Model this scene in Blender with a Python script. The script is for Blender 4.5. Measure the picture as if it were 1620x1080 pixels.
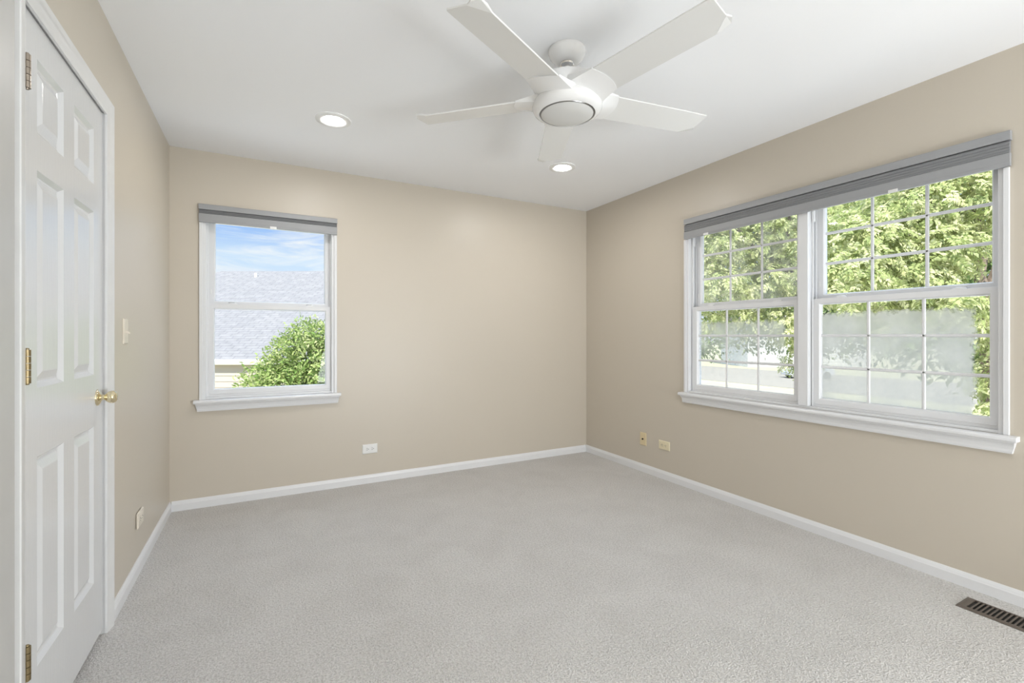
import bpy, bmesh, math, random
import numpy as np
from mathutils import Vector, Matrix

# ------------------------------------------------------------------ scene, camera, light
for o in list(bpy.data.objects):
    bpy.data.objects.remove(o)
SC = bpy.context.scene
COL = SC.collection

F_PX, YAW, Y0, EYE = 734.3118, 0.4924, 531.1882, 1.1727      # focal length in px, yaw, horizon row, eye height
XL, XR, YB, YF, H = -0.5498, 2.9002, 3.806, -2.6, 2.44          # room planes
cam = bpy.data.cameras.new('camera')
cam.sensor_width = 36.0
cam.lens = F_PX / 1620 * 36.0
cam.shift_y = -(540 - Y0) / 1620
cam.clip_start = 0.05
cam.clip_end = 500
camo = bpy.data.objects.new('camera', cam)
camo.location = (0, 0, EYE)
camo.rotation_euler = (math.pi / 2, 0, -YAW)
COL.objects.link(camo)
SC.camera = camo

SC.view_settings.view_transform = 'Standard'
SC.view_settings.look = 'None'
SC.view_settings.gamma = 1.0
SC.view_settings.use_curve_mapping = False
SC.view_settings.exposure = 0.0
SKY_STRENGTH = 1.0
SUN_STRENGTH = 8.5
CAN_WATT = 7.5
FILL_WATT = 202.0  # power of the added fill light behind the camera


def make_world():
    w = bpy.data.worlds.new('sky')
    SC.world = w
    w.use_nodes = True
    nt = w.node_tree
    nt.nodes.clear()
    N = nt.nodes.new
    L = nt.links.new
    out = N('ShaderNodeOutputWorld')
    bg = N('ShaderNodeBackground')
    L(bg.outputs[0], out.inputs[0])
    tc = N('ShaderNodeTexCoord')
    sep = N('ShaderNodeSeparateXYZ')
    L(tc.outputs['Generated'], sep.inputs[0])
    ramp = N('ShaderNodeValToRGB')
    e = ramp.color_ramp.elements
    e[0].position = 0.0
    e[0].color = (0.60, 0.60, 0.55, 1)
    e[1].position = 1.0
    e[1].color = (0.55, 0.75, 1.0, 1)
    for p, c in ((0.49, (0.72, 0.74, 0.70, 1)), (0.50, (0.78, 0.88, 1.0, 1)), (0.575, (0.62, 0.80, 1.0, 1)), (0.61, (0.27, 0.50, 0.98, 1)), (0.68, (0.30, 0.55, 1.0, 1))):
        n = e.new(p)
        n.color = c
    mr = N('ShaderNodeMapRange')
    mr.inputs[1].default_value = -1
    mr.inputs[2].default_value = 1
    L(sep.outputs['Z'], mr.inputs[0])
    L(mr.outputs[0], ramp.inputs[0])
    mp = N('ShaderNodeMapping')
    mp.inputs['Scale'].default_value = (5, 5, 30)
    L(tc.outputs['Generated'], mp.inputs[0])
    nz = N('ShaderNodeTexNoise')
    nz.inputs['Scale'].default_value = 1.3
    nz.inputs['Detail'].default_value = 6
    nz.inputs['Roughness'].default_value = 0.6
    nz.inputs['Distortion'].default_value = 0.6
    L(mp.outputs[0], nz.inputs[0])
    cr = N('ShaderNodeValToRGB')
    cr.color_ramp.elements[0].position = 0.47
    cr.color_ramp.elements[1].position = 0.72
    L(nz.outputs[0], cr.inputs[0])
    mx = N('ShaderNodeMixRGB')
    mx.inputs[2].default_value = (0.92, 0.96, 1.0, 1)
    L(cr.outputs[0], mx.inputs[0])
    L(ramp.outputs[0], mx.inputs[1])
    L(mx.outputs[0], bg.inputs[0])
    hi = N('ShaderNodeMapRange')
    hi.inputs[1].default_value = 0.32
    hi.inputs[2].default_value = 0.75
    hi.inputs[3].default_value = SKY_STRENGTH
    hi.inputs[4].default_value = SKY_STRENGTH * 2.4
    L(sep.outputs['Z'], hi.inputs[0])
    L(hi.outputs[0], bg.inputs[1])


make_world()
sun = bpy.data.lights.new('sun', 'SUN')
sun.energy = SUN_STRENGTH
sun.angle = 0.01
sun.color = (1.0, 0.96, 0.88)
suno = bpy.data.objects.new('sun', sun)
suno.rotation_euler = Vector((0.30, 0.42, -0.85)).to_track_quat('-Z', 'Y').to_euler()
COL.objects.link(suno)
# added soft fill light, unseen behind the camera, tilted up at the ceiling
up = bpy.data.lights.new('soft_fill', 'AREA')
up.shape = 'RECTANGLE'
up.size, up.size_y = 1.6, 2.0
up.energy = FILL_WATT
up.color = (0.915, 0.965, 1.0)
upo = bpy.data.objects.new('soft_fill', up)
upo.location = (1.9, -2.5, 1.0)
upo.rotation_euler = Vector((-0.32, 1.0, 0.95)).to_track_quat('-Z', 'Y').to_euler()
COL.objects.link(upo)

# ------------------------------------------------------------------ helpers
RNG = random.Random(5)


def fwd_point(u, v, fw):
    """world point seen at pixel (u, v) of the 1620x1080 frame at forward distance fw"""
    r = (u - 810) / F_PX * fw
    return Vector((fw * math.sin(YAW) + r * math.cos(YAW), fw * math.cos(YAW) - r * math.sin(YAW), EYE - (v - Y0) / F_PX * fw))


def cf(fw, r, z):
    return Vector((fw * math.sin(YAW) + r * math.cos(YAW), fw * math.cos(YAW) - r * math.sin(YAW), z))


class MB:
    def __init__(self, fn=None):
        self.bm = bmesh.new()
        self.fn = fn or (lambda a, b, c: (a, b, c))

    def v(self, a, b, c):
        return self.bm.verts.new(self.fn(a, b, c))

    def face(self, pts):
        return self.bm.faces.new([self.v(*p) for p in pts])

    def box(self, a0, a1, b0, b1, c0, c1):
        V = [self.v(a, b, c) for a in (a0, a1) for b in (b0, b1) for c in (c0, c1)]
        for f in ((0, 1, 3, 2), (4, 6, 7, 5), (0, 4, 5, 1), (2, 3, 7, 6), (0, 2, 6, 4), (1, 5, 7, 3)):
            self.bm.faces.new([V[i] for i in f])
        return self

    def rings(self, rings, closed=True, caps=True):
        R = [[self.v(*p) for p in r] for r in rings]
        n = len(R[0])
        for a, b in zip(R, R[1:]):
            for i in range(n if closed else n - 1):
                j = (i + 1) % n
                self.bm.faces.new((a[i], a[j], b[j], b[i]))
        if caps and closed:
            self.bm.faces.new(R[0][::-1])
            self.bm.faces.new(R[-1])
        return self

    def lathe(self, prof, origin, axis=(0, 0, 1), seg=48, sx=1.0, sy=1.0):
        ax = Vector(axis).normalized()
        t = Vector((0, 0, 1)) if abs(ax.z) < 0.9 else Vector((1, 0, 0))
        u = ax.cross(t).normalized()
        w = ax.cross(u)
        o = Vector(origin)
        rs = []
        for r, h in prof:
            r = max(r, 1e-5)
            rs.append([tuple(o + ax * h + u * (r * sx * math.cos(2 * math.pi * k / seg)) + w * (r * sy * math.sin(2 * math.pi * k / seg))) for k in range(seg)])
        self.rings(rs, True, False)
        return self

    def tube(self, pts, rad, seg=8):
        pts = [Vector(p) for p in pts]
        rs = []
        for i, p in enumerate(pts):
            d = (pts[min(i + 1, len(pts) - 1)] - pts[max(i - 1, 0)]).normalized()
            t = Vector((0, 0, 1)) if abs(d.z) < 0.9 else Vector((1, 0, 0))
            u = d.cross(t).normalized()
            w = d.cross(u)
            r = rad[i] if isinstance(rad, (list, tuple)) else rad
            rs.append([tuple(p + u * r * math.cos(2 * math.pi * k / seg) + w * r * math.sin(2 * math.pi * k / seg)) for k in range(seg)])
        self.rings(rs, True, True)
        return self

    def build(self, name, mat, parent=None, smooth=False, bevel=0.0, weld=False, segs=2):
        if weld:
            bmesh.ops.remove_doubles(self.bm, verts=self.bm.verts, dist=1e-5)
        bmesh.ops.recalc_face_normals(self.bm, faces=self.bm.faces)
        me = bpy.data.meshes.new(name)
        self.bm.to_mesh(me)
        self.bm.free()
        me.materials.append(mat)
        o = bpy.data.objects.new(name, me)
        COL.objects.link(o)
        if smooth:
            for p in me.polygons:
                p.use_smooth = True
            try:
                me.set_sharp_from_angle(angle=math.radians(40))
            except Exception:
                pass
        if bevel:
            m = o.modifiers.new('bevel', 'BEVEL')
            m.width = bevel
            m.segments = segs
            m.limit_method = 'ANGLE'
            m.angle_limit = math.radians(35)
        put(o, parent)
        return o


def put(o, parent):
    if parent is not None:
        o.parent = parent
        if parent.type == 'EMPTY':
            o.matrix_parent_inverse = Matrix.Translation(-Vector(parent.location))


def thing(name, label, cat, loc, group=None):
    o = bpy.data.objects.new(name, None)
    o.empty_display_size = 0.1
    o.location = loc
    COL.objects.link(o)
    o['label'] = label
    o['category'] = cat
    if group:
        o['group'] = group
    return o


def structure(o, label=None, cat=None):
    o['kind'] = 'structure'
    if label:
        o['label'] = label
    if cat:
        o['category'] = cat
    return o


def struct_root(name, label, cat, loc):
    o = thing(name, label, cat, loc)
    o['kind'] = 'structure'
    return o


# ------------------------------------------------------------------ materials
def mat(name, col, rough=0.5, metal=0.0, spec=0.5, bump=None, vary=None, trans=0.0):
    m = bpy.data.materials.new(name)
    m.use_nodes = True
    nt = m.node_tree
    b = nt.nodes['Principled BSDF']
    b.inputs['Base Color'].default_value = (*col, 1)
    b.inputs['Roughness'].default_value = rough
    b.inputs['Metallic'].default_value = metal
    b.inputs['Specular IOR Level'].default_value = spec
    tc = nt.nodes.new('ShaderNodeTexCoord')
    if vary:
        scale, amt = vary
        nz = nt.nodes.new('ShaderNodeTexNoise')
        nz.inputs['Scale'].default_value = scale
        nz.inputs['Detail'].default_value = 4
        nt.links.new(tc.outputs['Object'], nz.inputs[0])
        mx = nt.nodes.new('ShaderNodeMixRGB')
        mx.inputs[1].default_value = (*[c * (1 - amt) for c in col], 1)
        mx.inputs[2].default_value = (*[min(1, c * (1 + amt)) for c in col], 1)
        nt.links.new(nz.outputs[0], mx.inputs[0])
        nt.links.new(mx.outputs[0], b.inputs['Base Color'])
    if bump:
        scale, st, dist = bump
        nz = nt.nodes.new('ShaderNodeTexNoise')
        nz.inputs['Scale'].default_value = scale
        nz.inputs['Detail'].default_value = 3
        nt.links.new(tc.outputs['Object'], nz.inputs[0])
        bp = nt.nodes.new('ShaderNodeBump')
        bp.inputs['Strength'].default_value = st
        bp.inputs['Distance'].default_value = dist
        nt.links.new(nz.outputs[0], bp.inputs['Height'])
        nt.links.new(bp.outputs[0], b.inputs['Normal'])
    return m


M = {}
M['wall'] = mat('wall_paint', (0.60, 0.545, 0.462), 0.38, spec=0.5, bump=(220, 0.06, 0.002))
M['ceiling'] = mat('ceiling_paint', (0.92, 0.925, 0.94), 0.8, spec=0.2, bump=(160, 0.05, 0.002))
M['trim'] = mat('trim_paint', (0.79, 0.795, 0.81), 0.3, spec=0.5)
M['vinyl'] = mat('white_vinyl', (0.78, 0.785, 0.80), 0.35)
M['plastic'] = mat('white_plastic', (0.83, 0.83, 0.82), 0.35)
M['ivory'] = mat('ivory_plastic', (0.72, 0.60, 0.38), 0.35)
M['cream'] = mat('cream_plastic', (0.80, 0.72, 0.52), 0.35)
M['almond'] = mat('almond_plastic', (0.76, 0.70, 0.60), 0.35)
M['brass'] = mat('polished_brass', (0.83, 0.73, 0.50), 0.14, 1.0)
M['old_brass'] = mat('tarnished_brass', (0.30, 0.235, 0.13), 0.42, 1.0, vary=(60, 0.35))
M['bronze'] = mat('tarnished_hinge_metal', (0.36, 0.31, 0.26), 0.4, 1.0, vary=(60, 0.3))
M['dark'] = mat('dark_hole', (0.02, 0.02, 0.02), 0.6)
M['shade'] = mat('grey_shade_fabric', (0.36, 0.36, 0.375), 0.7, bump=(400, 0.15, 0.001))
M['shade_rail'] = mat('grey_shade_rail', (0.345, 0.35, 0.362), 0.45)
M['pleat'] = mat('grey_pleated_fabric', (0.235, 0.24, 0.25), 0.8)
M['fan'] = mat('white_fan_gloss', (0.86, 0.86, 0.86), 0.16, spec=0.5)
M['blade'] = mat('white_fan_blade', (0.80, 0.80, 0.79), 0.22, spec=0.5)
M['lens'] = mat('frosted_fan_lens', (0.70, 0.70, 0.69), 0.45)
M['lens_ring'] = mat('grey_ring_metal', (0.30, 0.30, 0.30), 0.3, 1.0)
M['chrome'] = mat('brushed_chrome', (0.7, 0.7, 0.7), 0.2, 1.0)
M['vent'] = mat('brown_vent_metal', (0.15, 0.125, 0.105), 0.5, 0.3)
M['latch'] = mat('grey_latch_metal', (0.30, 0.30, 0.31), 0.4, 0.3)
M['bark'] = mat('tree_bark', (0.20, 0.155, 0.12), 0.9, vary=(9, 0.4), bump=(20, 0.5, 0.03))


def carpet_mat():
    m = bpy.data.materials.new('beige_carpet')
    m.use_nodes = True
    nt = m.node_tree
    N = nt.nodes.new
    L = nt.links.new
    b = nt.nodes['Principled BSDF']
    b.inputs['Roughness'].default_value = 0.95
    b.inputs['Specular IOR Level'].default_value = 0.1
    b.inputs['Sheen Weight'].default_value = 0.15
    tc = N('ShaderNodeTexCoord')
    n1 = N('ShaderNodeTexNoise')
    n1.inputs['Scale'].default_value = 115
    n1.inputs['Detail'].default_value = 3
    n1.inputs['Roughness'].default_value = 0.7
    n2 = N('ShaderNodeTexNoise')
    n2.inputs['Scale'].default_value = 3.5
    n2.inputs['Detail'].default_value = 5
    n2.inputs['Distortion'].default_value = 0.8
    n3 = N('ShaderNodeTexVoronoi')
    n3.inputs['Scale'].default_value = 170
    for n in (n1, n2, n3):
        L(tc.outputs['Object'], n.inputs[0])
    r1 = N('ShaderNodeValToRGB')
    r1.color_ramp.elements[0].position = 0.36
    r1.color_ramp.elements[0].color = (0.53, 0.511, 0.49, 1)
    r1.color_ramp.elements[1].position = 0.58
    r1.color_ramp.elements[1].color = (0.74, 0.72, 0.70, 1)
    L(n1.outputs[0], r1.inputs[0])
    r2 = N('ShaderNodeValToRGB')
    r2.color_ramp.elements[0].position = 0.3
    r2.color_ramp.elements[0].color = (0.915, 0.91, 0.905, 1)
    r2.color_ramp.elements[1].position = 0.7
    r2.color_ramp.elements[1].color = (1, 1, 1, 1)
    L(n2.outputs[0], r2.inputs[0])
    mx = N('ShaderNodeMixRGB')
    mx.blend_type = 'MULTIPLY'
    mx.inputs[0].default_value = 1
    L(r1.outputs[0], mx.inputs[1])
    L(r2.outputs[0], mx.inputs[2])
    L(mx.outputs[0], b.inputs['Base Color'])
    ad = N('ShaderNodeMath')
    ad.operation = 'ADD'
    L(n1.outputs[0], ad.inputs[0])
    L(n3.outputs['Distance'], ad.inputs[1])
    bp = N('ShaderNodeBump')
    bp.inputs['Strength'].default_value = 0.55
    bp.inputs['Distance'].default_value = 0.012
    L(ad.outputs[0], bp.inputs['Height'])
    L(bp.outputs[0], b.inputs['Normal'])
    return m


M['carpet'] = carpet_mat()


def door_mat():
    m = mat('door_paint', (0.70, 0.705, 0.715), 0.2, spec=0.75)
    nt = m.node_tree
    N = nt.nodes.new
    L = nt.links.new
    b = nt.nodes['Principled BSDF']
    tc = N('ShaderNodeTexCoord')
    mp = N('ShaderNodeMapping')
    mp.inputs['Scale'].default_value = (1, 26, 1.6)
    L(tc.outputs['Object'], mp.inputs[0])
    wv = N('ShaderNodeTexNoise')
    wv.inputs['Scale'].default_value = 6
    wv.inputs['Detail'].default_value = 5
    wv.inputs['Distortion'].default_value = 1.2
    L(mp.outputs[0], wv.inputs[0])
    bp = N('ShaderNodeBump')
    bp.inputs['Strength'].default_value = 0.12
    bp.inputs['Distance'].default_value = 0.003
    L(wv.outputs[0], bp.inputs['Height'])
    L(bp.outputs[0], b.inputs['Normal'])
    return m


M['door'] = door_mat()


def casing_mat():
    return mat('casing_paint', (0.75, 0.75, 0.75), 0.3, spec=0.5, vary=(14, 0.05))


M['casing'] = casing_mat()


def glass_mat(name, fog=0.0, box=None, seed=0.0, soft=0.02):
    """clear thin glass; fog > 0 adds a milky, ragged-edged film inside box = (a0, a1, z0, z1)"""
    m = bpy.data.materials.new(name)
    m.use_nodes = True
    nt = m.node_tree
    nt.nodes.clear()
    N = nt.nodes.new
    L = nt.links.new
    out = N('ShaderNodeOutputMaterial')
    tr = N('ShaderNodeBsdfTransparent')
    tr.inputs[0].default_value = (0.97, 0.985, 0.98, 1)
    gl = N('ShaderNodeBsdfGlossy')
    gl.inputs['Roughness'].default_value = 0.02
    fr = N('ShaderNodeFresnel')
    fr.inputs[0].default_value = 1.35
    mx = N('ShaderNodeMixShader')
    L(fr.outputs[0], mx.inputs[0])
    L(tr.outputs[0], mx.inputs[1])
    L(gl.outputs[0], mx.inputs[2])
    if not fog:
        L(mx.outputs[0], out.inputs[0])
        return m
    a0, a1, z0, z1 = box
    tc = N('ShaderNodeTexCoord')
    sp = N('ShaderNodeSeparateXYZ')
    L(tc.outputs['Object'], sp.inputs[0])
    nz = N('ShaderNodeTexNoise')
    nz.inputs['Scale'].default_value = 22
    nz.inputs['Detail'].default_value = 8
    nz.inputs['Roughness'].default_value = 0.62
    mp = N('ShaderNodeMapping')
    mp.inputs['Location'].default_value = (seed, seed, seed)
    L(tc.outputs['Object'], mp.inputs[0])
    L(mp.outputs[0], nz.inputs[0])

    def edge(sock, lo, hi, amp=4.0):                        # 0 below lo, 1 above hi, noisy in between
        r = N('ShaderNodeMapRange')
        r.inputs[1].default_value = lo
        r.inputs[2].default_value = hi
        r.clamp = False
        L(sock, r.inputs[0])
        s = N('ShaderNodeMath')
        s.operation = 'MULTIPLY_ADD'
        L(nz.outputs[0], s.inputs[0])
        s.inputs[1].default_value = amp
        L(r.outputs[0], s.inputs[2])
        t = N('ShaderNodeMath')
        t.operation = 'SUBTRACT'
        t.use_clamp = True
        L(s.outputs[0], t.inputs[0])
        t.inputs[1].default_value = amp / 2
        return t.outputs[0]

    cur = None
    for e in (edge(sp.outputs['Y'], a0, a0 + 0.02), edge(sp.outputs['Y'], a1, a1 - 0.02), edge(sp.outputs['Z'], z0, z0 + soft, 4.0 if soft < 0.05 else 1.2), edge(sp.outputs['Z'], z1, z1 - 0.025)):
        if cur is None:
            cur = e
        else:
            k = N('ShaderNodeMath')
            k.operation = 'MULTIPLY'
            L(cur, k.inputs[0])
            L(e, k.inputs[1])
            cur = k.outputs[0]
    n2 = N('ShaderNodeTexNoise')
    n2.inputs['Scale'].default_value = 7
    n2.inputs['Detail'].default_value = 7
    L(mp.outputs[0], n2.inputs[0])
    r2 = N('ShaderNodeMapRange')
    r2.inputs[1].default_value = 0.25
    r2.inputs[2].default_value = 0.75
    r2.inputs[3].default_value = fog - 0.20
    r2.inputs[4].default_value = min(0.97, fog + 0.18)
    L(n2.outputs[0], r2.inputs[0])
    k = N('ShaderNodeMath')
    k.operation = 'MULTIPLY'
    L(cur, k.inputs[0])
    L(r2.outputs[0], k.inputs[1])
    tl = N('ShaderNodeBsdfTranslucent')
    tl.inputs[0].default_value = (0.62, 0.595, 0.535, 1)
    df = N('ShaderNodeBsdfDiffuse')
    df.inputs[0].default_value = (0.60, 0.58, 0.53, 1)
    mf = N('ShaderNodeMixShader')
    mf.inputs[0].default_value = 0.35
    L(tl.outputs[0], mf.inputs[1])
    L(df.outputs[0], mf.inputs[2])
    m2 = N('ShaderNodeMixShader')
    L(k.outputs[0], m2.inputs[0])
    L(mx.outputs[0], m2.inputs[1])
    L(mf.outputs[0], m2.inputs[2])
    L(m2.outputs[0], out.inputs[0])
    return m


def emit_mat(name, col, strength):
    m = bpy.data.materials.new(name)
    m.use_nodes = True
    nt = m.node_tree
    nt.nodes.clear()
    out = nt.nodes.new('ShaderNodeOutputMaterial')
    e = nt.nodes.new('ShaderNodeEmission')
    e.inputs[0].default_value = (*col, 1)
    e.inputs[1].default_value = strength
    nt.links.new(e.outputs[0], out.inputs[0])
    return m


def leaf_mat(name, cols, transl=0.35):
    m = bpy.data.materials.new(name)
    m.use_nodes = True
    nt = m.node_tree
    nt.nodes.clear()
    N = nt.nodes.new
    L = nt.links.new
    out = N('ShaderNodeOutputMaterial')
    at = N('ShaderNodeAttribute')
    at.attribute_name = 'tint'
    rp = N('ShaderNodeValToRGB')
    e = rp.color_ramp.elements
    e[0].color = (*cols[0], 1)
    e[1].color = (*cols[-1], 1)
    for i, c in enumerate(cols[1:-1]):
        n = e.new((i + 1) / (len(cols) - 1))
        n.color = (*c, 1)
    L(at.outputs['Fac'], rp.inputs[0])
    d = N('ShaderNodeBsdfDiffuse')
    t = N('ShaderNodeBsdfTranslucent')
    L(rp.outputs[0], d.inputs[0])
    L(rp.outputs[0], t.inputs[0])
    mx = N('ShaderNodeMixShader')
    mx.inputs[0].default_value = transl
    L(d.outputs[0], mx.inputs[1])
    L(t.outputs[0], mx.inputs[2])
    L(mx.outputs[0], out.inputs[0])
    return m


# ------------------------------------------------------------------ room shell
T = 0.15
OPZ0, OPZ1 = 0.735, 2.045                    # window openings, bottom and top
BW0, BW1 = -0.376, 0.495                     # back window opening in x
RW0, RW1 = 0.772, 2.546                      # right window opening in y
DY0, DY1, DZ = 1.655, 2.374, 2.052             # door opening

b = MB()
b.box(XL - T, XR + T, YF - T, YB + T, -0.12, 0)
structure(b.build('floor', M['carpet']), 'light beige grey cut pile carpet covering the whole room floor', 'floor')
b = MB()
CANS = [(0.364, 2.895), (1.982, 2.895)]
cy0_, cy1_ = 2.895 - 0.069, 2.895 + 0.069
b.box(XL - T, XR + T, YF - T, cy0_, H, H + 0.15)
b.box(XL - T, XR + T, cy1_, YB + T, H, H + 0.15)
b.box(XL - T, CANS[0][0] - 0.069, cy0_, cy1_, H, H + 0.15)
b.box(CANS[0][0] + 0.069, CANS[1][0] - 0.069, cy0_, cy1_, H, H + 0.15)
b.box(CANS[1][0] + 0.069, XR + T, cy0_, cy1_, H, H + 0.15)
structure(b.build('ceiling', M['ceiling']), 'smooth white ceiling with fan and downlights', 'ceiling')
b = MB()
b.box(XL - T, BW0, YB, YB + T, 0, H)
b.box(BW1, XR + T, YB, YB + T, 0, H)
b.box(BW0, BW1, YB, YB + T, 0, OPZ0)
b.box(BW0, BW1, YB, YB + T, OPZ1, H)
structure(b.build('wall_back', M['wall']), 'beige painted wall holding the small single window', 'wall')
b = MB()
b.box(XR, XR + T, YF - T, RW0, 0, H)
b.box(XR, XR + T, RW1, YB, 0, H)
b.box(XR, XR + T, RW0, RW1, 0, OPZ0)
b.box(XR, XR + T, RW0, RW1, OPZ1, H)
structure(b.build('wall_right', M['wall']), 'beige painted wall holding the wide double window', 'wall')
b = MB()
b.box(XL - T, XL, YF - T, DY0 - 0.02, 0, H)
b.box(XL - T, XL, DY1 + 0.02, YB, 0, H)
b.box(XL - T, XL, DY0 - 0.02, DY1 + 0.02, DZ + 0.02, H)
structure(b.build('wall_left', M['wall']), 'beige painted wall holding the white panelled door', 'wall')
b = MB()
b.box(XL, XR, YF - T, YF, 0, H)
structure(b.build('wall_front', M['wall']), 'beige painted wall facing the small single window', 'wall')

BBP = [(0, 0), (0.013, 0), (0.013, 0.045), (0.011, 0.050), (0.0095, 0.056), (0.0065, 0.062), (0.004, 0.067), (0, 0.067)]


def baseboard(name, label, fn, a0, a1):
    q = MB(fn)
    q.rings([[(a, d, z) for d, z in BBP] for a in (a0, a1)])
    structure(q.build(name, M['trim']), label, 'baseboard')


baseboard('baseboard_back', 'white baseboard along the wall under the single window', lambda a, d, z: (a, YB - d, z), XL + 0.013, XR - 0.013)
baseboard('baseboard_right', 'white baseboard along the wall under the double window', lambda a, d, z: (XR - d, a, z), YF, YB - 0.0005)
baseboard('baseboard_left', 'short white baseboard between door casing and room corner', lambda a, d, z: (XL + d, a, z), DY1 + 0.059, YB - 0.0005)

# ------------------------------------------------------------------ door with casing
cas = MB()
prof = [(0.0, 0.0), (0.0, 0.008), (0.006, 0.0095), (0.014, 0.0095), (0.020, 0.012), (0.034, 0.0135), (0.042, 0.0175), (0.055, 0.0185), (0.058, 0.016), (0.058, 0.0)]
cy0, cy1, cz = DY0 + 0.0, DY1 - 0.004, DZ - 0.006
cas.rings([[(XL + t, cy0 - w, 0.0) for w, t in prof], [(XL + t, cy0 - w, cz + w) for w, t in prof], [(XL + t, cy1 + w, cz + w) for w, t in prof], [(XL + t, cy1 + w, 0.0) for w, t in prof]])
structure(cas.build('trim_1', M['casing'], smooth=True), 'white moulded casing framing the panelled door', 'door casing')

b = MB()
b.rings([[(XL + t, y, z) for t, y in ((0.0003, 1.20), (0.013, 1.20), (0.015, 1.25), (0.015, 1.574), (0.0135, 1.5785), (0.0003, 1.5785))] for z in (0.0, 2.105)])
structure(b.build('trim_2', mat('shaded_trim_paint', (0.52, 0.515, 0.50), 0.4, vary=(9, 0.06))), 'flat white trim board with shade painted in, beside the hinge side casing', 'trim')  # white board, its shade put into the grey base colour

droot = struct_root('door_1', 'white six panel closed door with brass knob', 'door', (XL, 2.01, 0))
jm = MB()
jm.box(XL - T, XL + 0.0, DY0 - 0.02, DY0, 0, DZ)
jm.box(XL - T, XL + 0.0, DY1, DY1 + 0.02, 0, DZ)
jm.box(XL - T, XL + 0.0, DY0 - 0.02, DY1 + 0.02, DZ, DZ + 0.02)
jm.box(XL - 0.065, XL - 0.050, DY0, DY0 + 0.012, 0, DZ)
jm.box(XL - 0.065, XL - 0.050, DY1 - 0.012, DY1, 0, DZ)
jm.box(XL - 0.065, XL - 0.050, DY0, DY1, DZ - 0.012, DZ)
jm.box(XL - T, XL - T + 0.02, DY0, DY1, 0, DZ)
jm.build('door_jamb', M['casing'], droot)

sy0, sy1, sz0, sz1 = 1.659, 2.369, 0.022, 2.046
fx = XL - 0.006
dd = MB()
ys = [sy0, 1.768, 1.966, 2.058, 2.262, sy1]
zs = [sz0, 0.250, 0.836, 1.028, 1.635, 1.738, 1.945, sz1]
for i in range(5):
    for j in range(7):
        y0_, y1_, z0_, z1_ = ys[i], ys[i + 1], zs[j], zs[j + 1]
        if i in (1, 3) and j in (1, 3, 5):
            rings = []
            for ins, dep in ((0, 0), (0.003, -0.003), (0.011, -0.0115), (0.016, -0.0130), (0.021, -0.0120), (0.043, -0.0025), (0.046, -0.002)):
                rings.append([(fx + dep, y0_ + ins, z0_ + ins), (fx + dep, y1_ - ins, z0_ + ins), (fx + dep, y1_ - ins, z1_ - ins), (fx + dep, y0_ + ins, z1_ - ins)])
            dd.rings(rings, True, False)
            dd.face(rings[-1])
        else:
            dd.face([(fx, y0_, z0_), (fx, y1_, z0_), (fx, y1_, z1_), (fx, y0_, z1_)])
per = [(y, sz0) for y in ys] + [(sy1, z) for z in zs[1:]] + [(y, sz1) for y in ys[-2::-1]] + [(sy0, z) for z in zs[-2:0:-1]]
dd.rings([[(fx, y, z) for y, z in per], [(fx - 0.035, y, z) for y, z in per]], True, False)
dd.face([(fx - 0.035, y, z) for y, z in per])
dd.build('door_slab', M['door'], droot, weld=True)

for zc, mt in ((1.861, 'bronze'), (1.093, 'old_brass'), (0.3215, 'old_brass')):
    hb = MB()
    hx, hy = XL + 0.0095, 1.660
    for k in range(5):
        z0_ = zc - 0.0445 + k * 0.0178
        hb.lathe([(0, 0.0006), (0.0073, 0.0006), (0.0073, 0.0170), (0, 0.0170)], (hx, hy, z0_), seg=16)
    hb.lathe([(0, 0), (0.0045, 0), (0.004, 0.003), (0, 0.004)], (hx, hy, zc + 0.0445), seg=12)
    hb.lathe([(0, 0), (0.0045, 0), (0.004, -0.003), (0, -0.004)], (hx, hy, zc - 0.0445), seg=12)
    hb.box(XL + 0.0003, XL + 0.009, hy - 0.0095, hy - 0.0055, zc - 0.044, zc + 0.044)
    hg = hb.build('hinge', M[mt], droot, smooth=True)

kb = MB()
ky, kz = 2.305, 0.938
kb.lathe([(0, 0.0), (0.0315, 0.0), (0.0315, 0.002), (0.030, 0.0045), (0.024, 0.008), (0.015, 0.011), (0.0115, 0.013)], (fx, ky, kz), (1, 0, 0), 40)
kr = kb.build('knob_rose', M['brass'], droot, smooth=True)
kb = MB()
kb.lathe([(0.0115, 0.010), (0.0105, 0.019), (0.0115, 0.024), (0.0165, 0.028), (0.0215, 0.034), (0.0238, 0.041), (0.0235, 0.048), (0.020, 0.0545), (0.013, 0.058), (0.0, 0.059)], (fx, ky, kz), (1, 0, 0), 40)
kb.build('door_knob', M['brass'], droot, smooth=True)

# ------------------------------------------------------------------ windows
RAIL0, RAIL1 = 1.360, 1.397


def frame4(mb, s0, s1, z0, z1, d0, d1, ls, rs, bt, tp):
    """four mitred members of a sash"""
    rings = []
    O = [(s0, z0), (s1, z0), (s1, z1), (s0, z1)]
    I = [(s0 + ls, z0 + bt), (s1 - rs, z0 + bt), (s1 - rs, z1 - tp), (s0 + ls, z1 - tp)]
    e = 0.006
    J = [(I[0][0] - 0, I[0][1]), I[1], I[2], I[3]]
    for pts, d in ((O, d1), (O, d0), ([(I[0][0] - e, I[0][1] - e), (I[1][0] + e, I[1][1] - e), (I[2][0] + e, I[2][1] + e), (I[3][0] - e, I[3][1] + e)], d0), (J, d0 + 0.010), (J, d1), (O, d1)):
        rings.append([(s, d, z) for s, z in pts])
    mb.rings(rings, True, False)


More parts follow.
